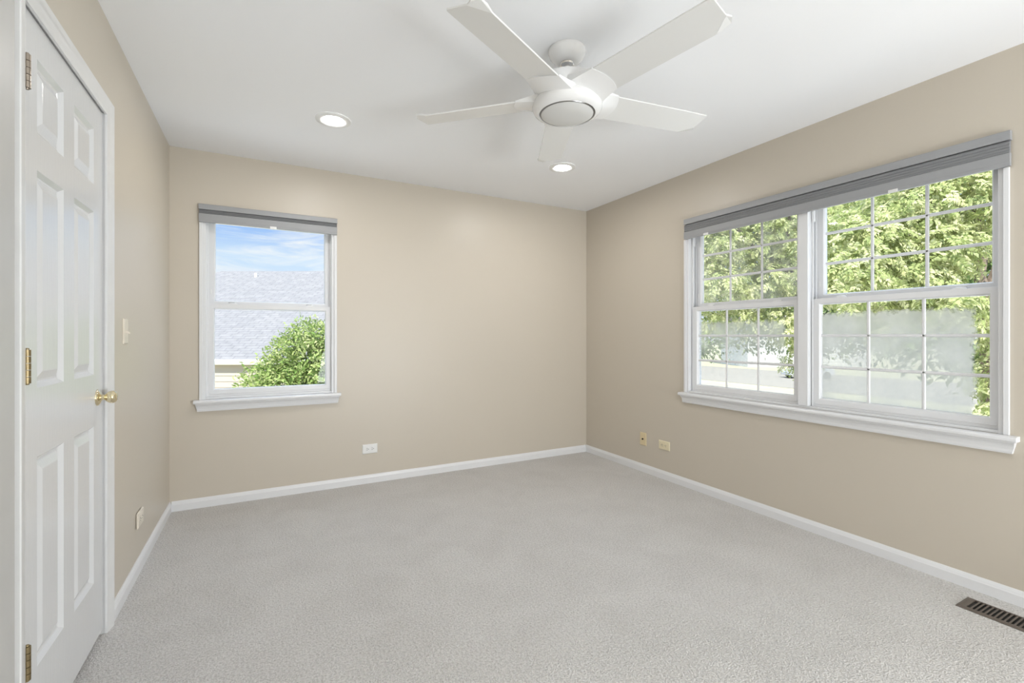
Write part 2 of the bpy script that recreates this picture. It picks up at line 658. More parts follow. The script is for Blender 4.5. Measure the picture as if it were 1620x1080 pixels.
def window(name, label, fn, o0, o1, units, grille, glass_lower, glass_upper, mull):
    root = struct_root(name, label, 'window', fn((o0 + o1) / 2, 0, OPZ0))
    f = MB(fn)
    jt = 0.034
    f.box(o0 + 0.0002, o0 + jt - 0.004, -0.003, 0.130, OPZ0, OPZ1)
    f.box(o1 - jt + 0.004, o1 - 0.0002, -0.003, 0.130, OPZ0, OPZ1)
    f.box(o0 + jt - 0.004, o1 - jt + 0.004, -0.003, 0.130, OPZ1 - 0.03, OPZ1 - 0.0002)
    f.box(o0 + jt - 0.004, o1 - jt + 0.004, 0.004, 0.130, OPZ0 + 0.0002, OPZ0 + 0.014)
    for m0, m1 in mull:
        f.box(m0 + 0.004, m1 - 0.004, -0.003, 0.130, OPZ0 + 0.014, OPZ1 - 0.03)
    # slim outer casing on the wall face
    for a, c in ((o0 - 0.008, o0 + 0.012), (o1 - 0.012, o1 + 0.008)):
        f.box(a, c, -0.013, -0.0005, OPZ0, 1.9165 if grille else 1.9495)
    # jamb tracks beside each sash
    for u0, u1 in units:
        for sd, sg in ((u0, 1), (u1, -1)):
            for d0, d1 in ((0.028, 0.031), (0.066, 0.070), (0.112, 0.120)):
                a, c = sorted((sd, sd + sg * 0.009))
                f.box(a - 0.003, c + 0.003 if sg > 0 else c, d0, d1, OPZ0 + 0.014, OPZ1 - 0.03)
            a, c = sorted((sd - sg * 0.004, sd + sg * 0.007))
            f.box(a, c, 0.034, 0.062, 1.865, OPZ1 - 0.03)
    f.build('window_frame', M['vinyl'], root, bevel=0.0015, segs=1)
    st = MB(fn)
    st.rings([[(s, d, z) for d, z in ((-0.0475, 0.7135), (-0.050, 0.718), (-0.050, 0.727), (-0.046, 0.733), (-0.040, 0.735), (0.002, 0.735), (0.002, 0.712), (-0.0440, 0.712))] for s in (o0 - 0.038, o1 + 0.034)])
    st.build('window_stool', M['trim'], root)
    ap = MB(fn)
    pr = [(-0.034, 0.7119), (-0.034, 0.704), (-0.026, 0.699), (-0.021, 0.690), (-0.019, 0.675), (-0.022, 0.666), (-0.020, 0.657), (-0.0005, 0.657), (-0.0005, 0.7119)]
    n = len(pr)
    ap.rings([[(o0 - 0.030 + (0.012 * (0.712 - z) / 0.055), d, z) for d, z in pr], [(o1 + 0.026 - (0.012 * (0.712 - z) / 0.055), d, z) for d, z in pr]])
    ap.build('window_apron', M['trim'], root)
    for ui, (u0, u1) in enumerate(units):
        lo = MB(fn)
        frame4(lo, u0 + 0.001, u1 - 0.001, OPZ0 + 0.014, RAIL1, 0.033, 0.064, 0.046, 0.046, 0.052, 0.036)
        lo.box(u0 + 0.02, u1 - 0.02, 0.029, 0.040, OPZ0 + 0.030, OPZ0 + 0.034)
        lsash = lo.build('lower_sash', M['vinyl'], root, bevel=0.0012, segs=1)
        g0, g1, gz0, gz1 = u0 + 0.047, u1 - 0.047, OPZ0 + 0.066, RAIL1 - 0.036
        gp = MB(fn)
        gp.face([(g0, 0.0575, gz0), (g1, 0.0575, gz0), (g1, 0.0575, gz1), (g0, 0.0575, gz1)])
        gp.build('glass_pane', glass_lower[ui], lsash)
        for sx in (u0 + 0.155, u1 - 0.155):
            lt = MB(fn)
            n_ = 14
            rs = []
            for hgt, sc in ((0.0, 1.0), (0.004, 0.96), (0.008, 0.75), (0.010, 0.35)):
                rs.append([(sx + 0.030 * sc * math.cos(2 * math.pi * q / n_), 0.048 + 0.011 * sc * math.sin(2 * math.pi * q / n_), RAIL1 + hgt) for q in range(n_)])
            lt.rings(rs)
            lt.build('sash_latch', M['plastic'], lsash, smooth=True)
            lv = MB(fn)
            lv.box(sx - 0.026, sx + 0.012, 0.052, 0.060, RAIL1 + 0.0095, RAIL1 + 0.0135)
            lv.build('latch_lever', M['latch'] if not grille else M['plastic'], lsash, bevel=0.001)
        up = MB(fn)
        frame4(up, u0 + 0.003, u1 - 0.003, RAIL0 + 0.002, OPZ1 - 0.031, 0.073, 0.106, 0.047, 0.047, 0.062, 0.045)
        usash = up.build('upper_sash', M['vinyl'], root, bevel=0.0012, segs=1)
        h0, h1, hz0, hz1 = u0 + 0.050, u1 - 0.050, RAIL0 + 0.064, OPZ1 - 0.076
        gp = MB(fn)
        gp.face([(h0, 0.0975, hz0), (h1, 0.0975, hz0), (h1, 0.0975, hz1), (h0, 0.0975, hz1)])
        gp.build('glass_pane', glass_upper[ui], usash)
        for sx in (u0 + 0.024, u1 - 0.024):
            vs = MB(fn)
            vs.box(sx - 0.004, sx + 0.004, 0.0705, 0.0731, 1.468, 1.500)
            vs.build('vent_stop', M['plastic'], usash, bevel=0.001)
        if grille:
            for sash, a0, a1, z0, z1, dc in ((lsash, g0, g1, gz0, gz1, 0.0515), (usash, h0, h1, hz0, hz1, 0.0915)):
                gr = MB(fn)
                w = 0.0085
                for k in (1, 2):
                    s = a0 + (a1 - a0) * k / 3
                    gr.rings([[(s - w, dc, z), (s - w * .45, dc - 0.0045, z), (s + w * .45, dc - 0.0045, z), (s + w, dc, z), (s + w * .45, dc + 0.0045, z), (s - w * .45, dc + 0.0045, z)] for z in (z0, z1)])
                    z = z0 + (z1 - z0) * k / 3
                    gr.rings([[(s, dc, z - w), (s, dc - 0.0045, z - w * .45), (s, dc - 0.0045, z + w * .45), (s, dc, z + w), (s, dc + 0.0045, z + w * .45), (s, dc + 0.0045, z - w * .45)] for s in (a0, a1)])
                gr.build('grille', M['vinyl'], sash)
    return root


M['glass'] = glass_mat('clear_glass')
fnB = lambda s, d, z: (s, YB + d, z)
fnR = lambda s, d, z: (XR + d, s, z)
window('window_1', 'small white single hung window looking onto a grey roof', fnB, BW0, BW1, [(BW0 + 0.030, BW1 - 0.024)], False, [M['glass']], [M['glass']], [])
fogA = glass_mat('fogged_glass_dense', fog=0.84, box=(0.890, 1.60, 0.775, 1.315), seed=3.0)
fogB = glass_mat('fogged_glass_light', fog=0.55, box=(1.79, 2.47, 0.86, 1.285), seed=8.0, soft=0.22)
hazeB = glass_mat('hazy_glass', fog=0.20, box=(1.70, 2.50, 1.38, 2.02), seed=5.0)
UA, UB = (0.795, 1.621), (1.688, 2.510)
window('window_2', 'wide white double window with grilles and leafy view', fnR, RW0, RW1, [UA, UB], True, [fogA, fogB], [M['glass'], hazeB], [(UA[1], UB[0])])

# ------------------------------------------------------------------ window shades
def shade(label, fn, s0, s1, top, gap, pl, bot, tabs):
    r = thing('cellular_shade', label, 'window shade', fn((s0 + s1) / 2, 0, bot))
    q = MB(fn)
    q.rings([[(s, d, z) for d, z in ((-0.0015, top), (-0.056, top), (-0.060, top - 0.004), (-0.060, gap + 0.003), (-0.057, gap), (-0.0015, gap))] for s in (s0, s1)])
    q.build('headrail', M['shade_rail'], r)
    q = MB(fn)
    n = 4
    pts = []
    z = gap - 0.0050
    st = (z - pl) / n
    for k in range(n):
        pts += [(-0.049, z - st * k), (-0.0575, z - st * (k + 0.5))]
    pts += [(-0.049, pl)]
    pts += [(-0.016, pl), (-0.012, gap - 0.0002), (-0.022, gap - 0.0002), (-0.022, gap - 0.0045)]
    q.rings([[(s, d, zz) for d, zz in pts] for s in (s0 + 0.003, s1 - 0.003)])
    q.build('pleated_fabric', M['pleat'], r)
    q = MB(fn)
    gz = bot + 0.014
    q.rings([[(s, d, zz) for d, zz in ((-0.014, pl - 0.0006), (-0.055, pl - 0.0006), (-0.0585, pl - 0.004), (-0.0595, gz + 0.001), (-0.0575, gz), (-0.0585, gz - 0.001), (-0.0545, bot), (-0.014, bot))] for s in (s0 + 0.001, s1 - 0.001)])
    q.build('bottom_rail', M['shade_rail'], r)
    for t in tabs:
        q = MB(fn)
        q.rings([[(s, d, zz) for d, zz in ((-0.0600, bot + 0.013), (-0.0625, bot + 0.012), (-0.0660, bot - 0.004), (-0.0640, bot - 0.005), (-0.0590, bot + 0.003))] for s in (t - 0.021, t + 0.021)])
        q.build('pull_tab', M['plastic'], r, bevel=0.0008)
    return r


shade('grey cellular shade raised to the top of the small single window', lambda s, d, z: fnB(s, d * 0.43 - 0.0032, z), -0.3855, 0.5035, 2.072, 2.036, 2.008, 1.951, [0.066])
shade('long grey cellular shade raised to the top of the wide double window', lambda s, d, z: fnR(s, d * 0.43 - 0.0032, z), 0.757, 2.540, 2.072, 2.031, 1.974, 1.918, [1.184, 2.336])

# ------------------------------------------------------------------ recessed lights
def downlight(x, y, label):
    r = thing('recessed_downlight', label, 'ceiling light', (x, y, H), 'recessed ceiling downlights')
    q = MB()
    q.lathe([(0.0580, -0.0008), (0.0590, -0.0050), (0.0640, -0.0080), (0.078, -0.0095), (0.090, -0.0085), (0.098, -0.0055), (0.099, -0.0002)], (x, y, H), seg=56)
    q.build('trim_ring', M['plastic'], r, smooth=True)
    q = MB()
    q.lathe([(0.0, -0.0040), (0.0585, -0.0040), (0.0585, 0.006), (0.0, 0.006)], (x, y, H), seg=48)
    q.build('lamp_lens', M['can'], r, smooth=True)
    q = MB()
    q.lathe([(0.0, 0.149), (0.068, 0.149), (0.068, 0.0265)], (x, y, H), seg=48)
    q.build('housing_can', M['plastic'], r, smooth=True)


M['can'] = emit_mat('downlight_glow', (1.0, 0.975, 0.94), CAN_WATT / (math.pi * math.pi * 0.0585 ** 2))
downlight(*CANS[0], 'lit recessed ceiling downlight on the door side of the fan')
downlight(*CANS[1], 'lit recessed ceiling downlight partly behind a fan blade')

# ------------------------------------------------------------------ ceiling fan
FX, FY = 1.191, 1.702
fr = thing('ceiling_fan', 'white five blade ceiling fan with round frosted light', 'ceiling fan', (FX, FY, H))
fo = (FX, FY, 0)
q = MB()
q.lathe([(0.0, H - 0.0002), (0.082, H - 0.0002), (0.084, H - 0.004), (0.083, H - 0.012), (0.078, H - 0.026), (0.066, H - 0.042), (0.050, H - 0.053), (0.036, H - 0.057), (0.0, H - 0.057)], fo, seg=64)
cnp = q.build('canopy', M['fan'], fr, smooth=True)
q = MB()
q.lathe([(0.031, H - 0.056), (0.033, H - 0.061), (0.031, H - 0.067), (0.024, H - 0.071), (0.016, H - 0.072), (0.016, H - 0.058)], fo, seg=40)
q.build('canopy_collar', M['chrome'], cnp, smooth=True)
q = MB()
q.lathe([(0.0135, H - 0.071), (0.0135, 2.318)], fo, seg=24)
q.build('downrod', M['fan'], fr, smooth=True)
q = MB()
q.lathe([(0.0, 2.330), (0.024, 2.330), (0.028, 2.322), (0.060, 2.316), (0.105, 2.309), (0.128, 2.297), (0.135, 2.276), (0.134, 2.240), (0.115, 2.230), (0.115, 2.218), (0.145, 2.212), (0.155, 2.198), (0.154, 2.181), (0.146, 2.167), (0.133, 2.159), (0.1240, 2.156), (0.1212, 2.160), (0.1212, 2.171), (0.0, 2.171)], fo, seg=72)
q.build('motor_housing', M['fan'], fr, smooth=True)
q = MB()
q.lathe([(0.1208, 2.1595), (0.1190, 2.1555), (0.1160, 2.1545), (0.1160, 2.1705)], fo, seg=64)
q.build('lens_ring', M['lens_ring'], fr, smooth=True)
q = MB()
q.lathe([(0.1158, 2.161), (0.1150, 2.155), (0.100, 2.1475), (0.075, 2.1415), (0.04, 2.138), (0.0, 2.137)], fo, seg=64)
q.build('light_lens', M['lens'], fr, smooth=True)

PITCH = math.radians(11.4)
for k in range(5):
    ph = math.radians(-80.5 + 72 * k)
    er = Vector((math.cos(ph), math.sin(ph), 0))
    et0 = Vector((-math.sin(ph), math.cos(ph), 0))
    et = et0 * math.cos(PITCH) - Vector((0, 0, 1)) * math.sin(PITCH)
    en = er.cross(et).normalized()
    O = Vector((FX, FY, 2.2215))

    def bp_(r, t, n, e=et, nn=en, rr=er, oo=O):
        return tuple(oo + rr * r + e * t + nn * n)

    q = MB()
    # arm: broad swooping bracket from housing to blade root
    rings = []
    for i in range(9):
        f = i / 8
        r = 0.100 + 0.118 * f
        hw = 0.098 * (1 - f) ** 1.3 + 0.079 * (1 - (1 - f) ** 1.3)
        lo = -0.036 * (1 - f) ** 1.3 - 0.0075
        hi = 0.012 * (1 - f) + 0.0045
        ring = []
        for j in range(9):
            a = -1 + 2 * j / 8
            ring.append(bp_(r + 0.022 * (1 - a * a) * f, hw * a, lo * (1 - 0.55 * a * a)))
        for j in range(8, -1, -1):
            a = -1 + 2 * j / 8
            ring.append(bp_(r + 0.022 * (1 - a * a) * f, hw * a, hi))
        rings.append(ring)
    q.rings(rings)
    arm = q.build('blade_arm', M['fan'], fr, smooth=True)
    q = MB()
    TH = 0.0032
    w0, w1 = 0.076, 0.073
    root = [(0.190 + 0.022 * (1 - a * a), 0.076 * a) for a in (-1, -0.5, 0, 0.5, 1)]
    out = root + [(0.60, w1), (0.652, w1), (0.714, 0.020), (0.716, -0.066), (0.710, -w1 + 0.002), (0.60, -w1)]
    q.rings([[bp_(r, t, -TH) for r, t in out], [bp_(r, t, TH) for r, t in out]])
    bl = q.build('blade', M['blade'], fr, bevel=0.0015)
    q = MB()
    tri = [(0.652, w1, 0), (0.714, 0.020, 0), (0.722, 0.040, 0.004), (0.706, w1 - 0.004, 0.010), (0.680, w1 + 0.001, 0.008)]
    q.rings([[bp_(r, t, n - TH) for r, t, n in tri], [bp_(r, t, n + TH) for r, t, n in tri]])
    q.build('blade_tip', M['blade'], bl)

# ------------------------------------------------------------------ electrical plates
def plate(mb, a0, a1, z0, z1, th, off=0.0005):
    e = 0.005
    mb.rings([[(a0, off, z0), (a1, off, z0), (a1, off, z1), (a0, off, z1)], [(a0, off + th * .45, z0), (a1, off + th * .45, z0), (a1, off + th * .45, z1), (a0, off + th * .45, z1)],
              [(a0 + e, off + th, z0 + e), (a1 - e, off + th, z0 + e), (a1 - e, off + th, z1 - e), (a0 + e, off + th, z1 - e)]])


def recept(fn, parent, ac, zc, m, th):
    """duplex receptacle lying sideways: two faces with slots"""
    for sx in (-0.0195, 0.0195):
        q = MB(fn)
        n = 20
        rs = []
        for d in (th - 0.001, th + 0.002):
            rs.append([(ac + sx + max(-0.0135, min(0.0135, 0.0172 * math.cos(2 * math.pi * i / n))), d, zc + 0.0172 * math.sin(2 * math.pi * i / n)) for i in range(n)])
        q.rings(rs)
        f = q.build('receptacle', m, parent)
        q = MB(fn)
        q.box(ac + sx - 0.007, ac + sx + 0.001, th + 0.0015, th + 0.0023, zc + 0.0050, zc + 0.0078)
        q.box(ac + sx - 0.007, ac + sx + 0.001, th + 0.0015, th + 0.0023, zc - 0.0078, zc - 0.0050)
        q.box(ac + sx + 0.0055, ac + sx + 0.010, th + 0.0015, th + 0.0023, zc - 0.0026, zc + 0.0026)
        q.build('slot', M['dark'], f)


fb = lambda a, d, z: (a, YB - d, z)
frr = lambda a, d, z: (XR - d, a, z)
fl = lambda a, d, z: (XL + d, a, z)
r = thing('wall_outlet', 'white sideways duplex outlet below the small single window wall', 'outlet', (0.752, YB, 0.272))
q = MB(fb)
plate(q, 0.694, 0.811, 0.235, 0.309, 0.007)
q.build('cover_plate', M['plastic'], r)
recept(fb, r, 0.752, 0.272, M['plastic'], 0.0075)

r = thing('wall_outlet', 'cream sideways duplex outlet beside the upright ivory cable plate', 'outlet', (XR, 2.761, 0.276))
q = MB(frr)
plate(q, 2.703, 2.820, 0.240, 0.312, 0.007)
q.build('cover_plate', M['cream'], r)
recept(frr, r, 2.761, 0.276, M['cream'], 0.0075)

r = thing('cable_plate', 'upright ivory wall plate with one dark cable jack', 'wall plate', (XR, 3.001, 0.283))
q = MB(frr)
plate(q, 2.964, 3.038, 0.228, 0.338, 0.006)
q.build('cover_plate', M['ivory'], r)
q = MB(frr)
q.lathe([(0.0075, 0.0), (0.0075, 0.003), (0.0048, 0.0035), (0.0048, 0.010), (0.0030, 0.010), (0.0030, 0.006), (0, 0.006)], (3.001, 0.0060, 0.283), (0, 1, 0), 16)
q.build('cable_jack', M['dark'], r)

r = thing('wall_outlet', 'almond sideways outlet plate standing off the wall near the door', 'outlet', (XL, 2.930, 0.262))
q = MB(fl)
plate(q, 2.872, 2.988, 0.224, 0.300, 0.008, off=0.004)
q.box(2.880, 2.980, 0.0004, 0.0041, 0.232, 0.292)
q.build('cover_plate', M['almond'], r)
recept(fl, r, 2.930, 0.262, M['almond'], 0.0115)

r = thing('light_switch', 'almond toggle light switch plate beside the door casing', 'light switch', (XL, 2.665, 1.193))
q = MB(fl)
plate(q, 2.630, 2.700, 1.136, 1.250, 0.007)
q.build('cover_plate', M['almond'], r)
q = MB(fl)
q.rings([[(2.660, 0.0072, 1.200), (2.670, 0.0072, 1.200), (2.670, 0.0072, 1.186), (2.660, 0.0072, 1.186)], [(2.661, 0.022, 1.188), (2.669, 0.022, 1.188), (2.669, 0.020, 1.181), (2.661, 0.020, 1.181)]])
q.build('toggle', M['almond'], r)

# ------------------------------------------------------------------ floor vent
r = thing('floor_vent', 'brown metal floor register with narrow slots in the carpet', 'floor vent', (2.72, 0.715, 0))
vx0, vx1, vy0, vy1 = 2.655, 2.786, 0.545, 0.868
q = MB()
m_ = 0.018
o4 = [(vx0, vy0), (vx1, vy0), (vx1, vy1), (vx0, vy1)]
i4 = [(vx0 + m_, vy0 + m_ + .012), (vx1 - m_, vy0 + m_ + .012), (vx1 - m_, vy1 - m_ - .012), (vx0 + m_, vy1 - m_ - .012)]
t4 = [(vx0 + .010, vy0 + .010), (vx1 - .010, vy0 + .010), (vx1 - .010, vy1 - .010), (vx0 + .010, vy1 - .010)]
q.rings([[(x, y, 0.0005) for x, y in o4], [(x, y, 0.003) for x, y in o4], [(x, y, 0.007) for x, y in t4], [(x, y, 0.007) for x, y in i4], [(x, y, 0.0012) for x, y in i4]], True, False)
q.build('vent_frame', M['vent'], r)
q = MB()
q.box(i4[0][0], i4[1][0], i4[0][1], i4[2][1], 0.0006, 0.0012)
q.build('vent_well', M['dark'], r)
q = MB()
ny = 18
for k in range(1, ny):
    y = i4[0][1] + (i4[2][1] - i4[0][1]) * k / ny
    q.rings([[(x, y - 0.0035, 0.0065), (x, y + 0.0028, 0.0065), (x, y + 0.0045, 0.0016), (x, y - 0.0010, 0.0016)] for x in (i4[0][0], i4[1][0])])
q.build('louver_grille', M['vent'], r)

# ------------------------------------------------------------------ outdoors
GZ = -3.0


def ground_mat():
    m = mat('lawn_grass', (0.40, 0.38, 0.25), 0.9, vary=(0.8, 0.25), spec=0.1)
    return m


M['lawn'] = ground_mat()
M['concrete'] = mat('pale_concrete', (0.30, 0.28, 0.245), 0.9, vary=(0.6, 0.08), spec=0.1)
M['asphalt'] = mat('sun_bleached_asphalt', (0.265, 0.245, 0.21), 0.9, vary=(0.7, 0.08), spec=0.1)
b = MB()
b.face([(-60, -60, GZ), (180, -60, GZ), (180, 160, GZ), (-60, 160, GZ)])
structure(b.build('ground', M['lawn']), 'sunlit lawn around the houses outside', 'lawn')
b = MB()
b.box(37, 54, -50, 120, GZ - 0.04, GZ + 0.02)
structure(b.build('street', M['asphalt']), 'pale sunlit street seen through the far lower panes', 'street')
b = MB()
b.box(8, 33.5, 8.0, 45.0, GZ - 0.04, GZ + 0.03)
structure(b.build('driveway', M['concrete']), 'pale concrete driveway running to the street', 'driveway')


M['bounce'] = mat('pale_bounce_surface', (0.80, 0.79, 0.77), 0.8, vary=(1.5, 0.05), spec=0.1)  # pale surface of the added reflector slabs
b = MB()
b.box(XR + T + 0.01, 7.6, -1.5, 5.2, -0.45, -0.25)  # added reflector out of view, throws sun up onto the ceiling
structure(b.build('bounce_slab_right', M['bounce']), 'added unseen pale slab bouncing sunlight up through the double window', 'roof')
b = MB()
b.box(-3.0, 2.95, YB + T + 0.01, 6.4, -0.45, -0.25)  # second added reflector, unseen, lights the ceiling through the single window
structure(b.build('bounce_slab_back', M['bounce']), 'added unseen pale slab bouncing sunlight up through the small single window', 'roof')


def shingle_mat():
    m = bpy.data.materials.new('grey_shingles')
    m.use_nodes = True
    nt = m.node_tree
    N = nt.nodes.new
    L = nt.links.new
    bs = nt.nodes['Principled BSDF']
    bs.inputs['Roughness'].default_value = 0.9
    bs.inputs['Specular IOR Level'].default_value = 0.15
    uv = N('ShaderNodeUVMap')
    br = N('ShaderNodeTexBrick')
    br.offset = 0.37
    br.inputs['Scale'].default_value = 1
    br.inputs['Brick Width'].default_value = 0.34
    br.inputs['Row Height'].default_value = 0.15
    br.inputs['Mortar Size'].default_value = 0.012
    br.inputs['Mortar Smooth'].default_value = 0.3
    br.inputs['Bias'].default_value = 0.2
    br.inputs['Color1'].default_value = (0.24, 0.233, 0.233, 1)
    br.inputs['Color2'].default_value = (0.21, 0.205, 0.21, 1)
    br.inputs['Mortar'].default_value = (0.15, 0.147, 0.158, 1)
    L(uv.outputs[0], br.inputs[0])
    nz = N('ShaderNodeTexNoise')
    nz.inputs['Scale'].default_value = 5
    nz.inputs['Detail'].default_value = 5
    L(uv.outputs[0], nz.inputs[0])
    mx = N('ShaderNodeMixRGB')
    mx.blend_type = 'OVERLAY'
    mx.inputs[0].default_value = 0.25
    L(br.outputs[0], mx.inputs[1])
    L(nz.outputs[0], mx.inputs[2])
    L(mx.outputs[0], bs.inputs['Base Color'])
    return m


def siding_mat(name, c):
    m = mat(name, c, 0.6, spec=0.2)
    return m


M['shingle'] = shingle_mat()
M['siding'] = siding_mat('beige_siding', (0.50, 0.44, 0.385))
M['pale_siding'] = siding_mat('pale_siding', (0.68, 0.68, 0.66))
M['gutter'] = mat('white_gutter', (0.80, 0.78, 0.75), 0.5)


def roof_obj(name, faces, parent, th=0.06):
    """faces: list of (corner points, eave direction); uv in metres along eave and up the slope"""
    bm = bmesh.new()
    uvl = bm.loops.layers.uv.new('UVMap')
    for pts, ed in faces:
        pts = [Vector(p) for p in pts]
        n = (pts[1] - pts[0]).cross(pts[2] - pts[0]).normalized()
        if n.z < 0:
            pts.reverse()
            n.negate()
        e = Vector(ed).normalized()
        s = n.cross(e)
        f = bm.faces.new([bm.verts.new(p) for p in pts])
        for l in f.loops:
            l[uvl].uv = (l.vert.co.dot(e), l.vert.co.dot(s))
    me = bpy.data.meshes.new(name)
    bm.to_mesh(me)
    bm.free()
    me.materials.append(M['shingle'])
    o = bpy.data.objects.new(name, me)
    COL.objects.link(o)
    so = o.modifiers.new('solid', 'SOLIDIFY')
    so.thickness = th
    put(o, parent)
    return o


def siding(mb, f, r0, r1, z0, z1, lap=0.15):
    """lapped siding facing the viewer, across r at forward distance f"""
    z = z1
    pts = []
    while z > z0:
        zz = max(z0, z - lap)
        pts += [(f, z), (f - 0.010, zz)]
        z = zz
    pts += [(f + 0.15, z0), (f + 0.15, z1)]
    mb.rings([[tuple(cf(a, r, zz)) for a, zz in pts] for r in (r0, r1)])


nh = thing('neighbor_house', 'neighboring house with pale grey hipped roof behind leafy bush', 'house', cf(15, -4, GZ))
E0, RD, EZ, RZ = 11.85, 18.5, 0.585, 3.75
rl, rr_, hl, hr = -11.55, -4.0, -18.2, 2.2
eL, eR, gR, gL = cf(E0, hl, EZ), cf(E0, hr, EZ), cf(RD, rr_, RZ), cf(RD, rl, RZ)
bL, bR = cf(2 * RD - E0, hl, EZ), cf(2 * RD - E0, hr, EZ)
Rdir = cf(0, 1, 0)
Fdir = cf(1, 0, 0)
roof_obj('roof', [([eL, eR, gR, gL], Rdir), ([bL, bR, gR, gL], Rdir), ([eL, bL, gL], Fdir), ([eR, bR, gR], Fdir)], nh)
q = MB()
for ra, rb in ((hl, hr),):
    q.rings([[tuple(cf(f, r_, z)) for f, z in ((E0 - 0.10, EZ - 0.005), (E0 - 0.125, EZ - 0.06), (E0 - 0.10, EZ - 0.14), (E0, EZ - 0.14), (E0, EZ - 0.005))] for r_ in (ra, rb)])
q.build('gutter', M['gutter'], nh)
q = MB()
q.rings([[tuple(cf(f, r_, z)) for f, z in ((E0, EZ - 0.13), (E0 + 0.06, EZ - 0.13), (E0 + 0.06, EZ - 0.10), (E0, EZ - 0.10))] for r_ in (hl, hr)])
q.build('soffit', M['gutter'], nh)
q = MB()
siding(q, E0 + 0.04, hl + 0.4, hr - 0.4, GZ, EZ - 0.13)
q.build('siding_wall', M['siding'], nh)
q = MB()
pv = fwd_point(405, 436, 17.9)
pv.z -= 0.15
q.lathe([(0.06, 0.0), (0.06, 0.25), (0.048, 0.25), (0.048, 0.2)], pv, seg=16)
q.lathe([(0.12, 0.02), (0.065, 0.10)], pv, seg=16)
q.build('vent_pipe', M['gutter'], nh)


def foliage(name, m, parent, blobs, n, ll, lw, seed, per=12, spread=0.13, droop=0.0, shell=0.45, spray=False):
    rg = np.random.default_rng(seed)
    B = np.array([(*c, r) for c, r in blobs], float)
    wts = B[:, 3] ** 2
    wts /= wts.sum()
    nc = max(1, n // per)
    bi = rg.choice(len(B), nc, p=wts)
    d = rg.normal(size=(nc, 3))
    d /= np.linalg.norm(d, axis=1)[:, None]
    rad = B[bi, 3] * (shell + (1 - shell) * rg.random(nc) ** 0.6)
    rad *= 1 + 0.10 * np.sin(d[:, 0] * 9 + seed) * np.sin(d[:, 2] * 8)
    cen = B[bi, :3] + d * rad[:, None] * np.array([1, 1, 0.85])
    ctint = rg.random(nc)
    out = d + np.array([0, 0, 0.35])
    out /= np.linalg.norm(out, axis=1)[:, None]
    ax = np.cross(out, rg.normal(size=(nc, 3)))
    ax /= np.linalg.norm(ax, axis=1)[:, None]
    sd = out * 0.6 + ax * 0.8 + np.array([0, 0, -droop])       # stem direction of each spray
    sd /= np.linalg.norm(sd, axis=1)[:, None]
    N = nc * per
    ci = np.repeat(np.arange(nc), per)
    k = np.tile(np.arange(per), nc)
    if spray:
        t = (k // 2 + 0.5) / (per / 2)
        side = np.where(k % 2 == 0, 1.0, -1.0)
        lat = np.cross(sd, out)
        lat /= np.linalg.norm(lat, axis=1)[:, None]
        pos = cen[ci] + sd[ci] * (t * spread * 2.4)[:, None] - np.array([0, 0, 1]) * (droop * spread * 1.5 * t ** 2)[:, None]
        dirv = lat[ci] * side[:, None] + sd[ci] * 0.45 + rg.normal(size=(N, 3)) * 0.22
        nor = out[ci] + rg.normal(size=(N, 3)) * 0.45
    else:
        off = rg.normal(size=(N, 3)) * spread
        pos = cen[ci] + off
        dirv = out[ci] * 0.7 + rg.normal(size=(N, 3)) * 0.75 + np.array([0, 0, -droop])
        nor = out[ci] + rg.normal(size=(N, 3)) * 0.6
    dirv /= np.linalg.norm(dirv, axis=1)[:, None]
    wv = np.cross(nor, dirv)
    wv /= np.linalg.norm(wv, axis=1)[:, None] + 1e-9
    nv = np.cross(dirv, wv)
    sc = (0.7 + 0.6 * rg.random(N))[:, None]
    a = pos
    c = pos + dirv * ll * sc - np.array([0, 0, 1]) * 0.15 * ll * sc
    mid = pos + dirv * (0.48 * ll) * sc
    p1 = mid + wv * (lw * 0.5) * sc + nv * 0.12 * lw
    p2 = mid - wv * (lw * 0.5) * sc + nv * 0.12 * lw
    V = np.stack([a, p1, c, p2], axis=1).reshape(-1, 3)
    me = bpy.data.meshes.new(name)
    me.vertices.add(len(V))
    me.vertices.foreach_set('co', V.astype(np.float32).ravel())
    me.loops.add(N * 4)
    me.loops.foreach_set('vertex_index', np.arange(N * 4, dtype=np.int32))
    me.polygons.add(N)
    me.polygons.foreach_set('loop_start', np.arange(0, N * 4, 4, dtype=np.int32))
    me.polygons.foreach_set('loop_total', np.full(N, 4, dtype=np.int32))
    at = me.attributes.new('tint', 'FLOAT', 'POINT')
    tint = np.clip(ctint[ci] * 0.6 + rg.random(N) * 0.4, 0, 1)
    at.data.foreach_set('value', np.repeat(tint, 4).astype(np.float32))
    me.update()
    me.validate()
    me.materials.append(m)
    o = bpy.data.objects.new(name, me)
    COL.objects.link(o)
    put(o, parent)
    return o


M['locust'] = leaf_mat('locust_leaves', [(0.27, 0.34, 0.13), (0.46, 0.52, 0.23), (0.63, 0.65, 0.37), (0.80, 0.78, 0.56)], 0.4)
M['dark_leaf'] = leaf_mat('deep_green_leaves', [(0.12, 0.20, 0.07), (0.22, 0.31, 0.12), (0.36, 0.43, 0.21)], 0.3)
M['bush_leaf'] = leaf_mat('bush_leaves', [(0.13, 0.23, 0.06), (0.26, 0.36, 0.11), (0.42, 0.48, 0.20), (0.56, 0.58, 0.33)], 0.3)


def blob(u, v, fw, r):
    return (tuple(fwd_point(u, v, fw)), r)


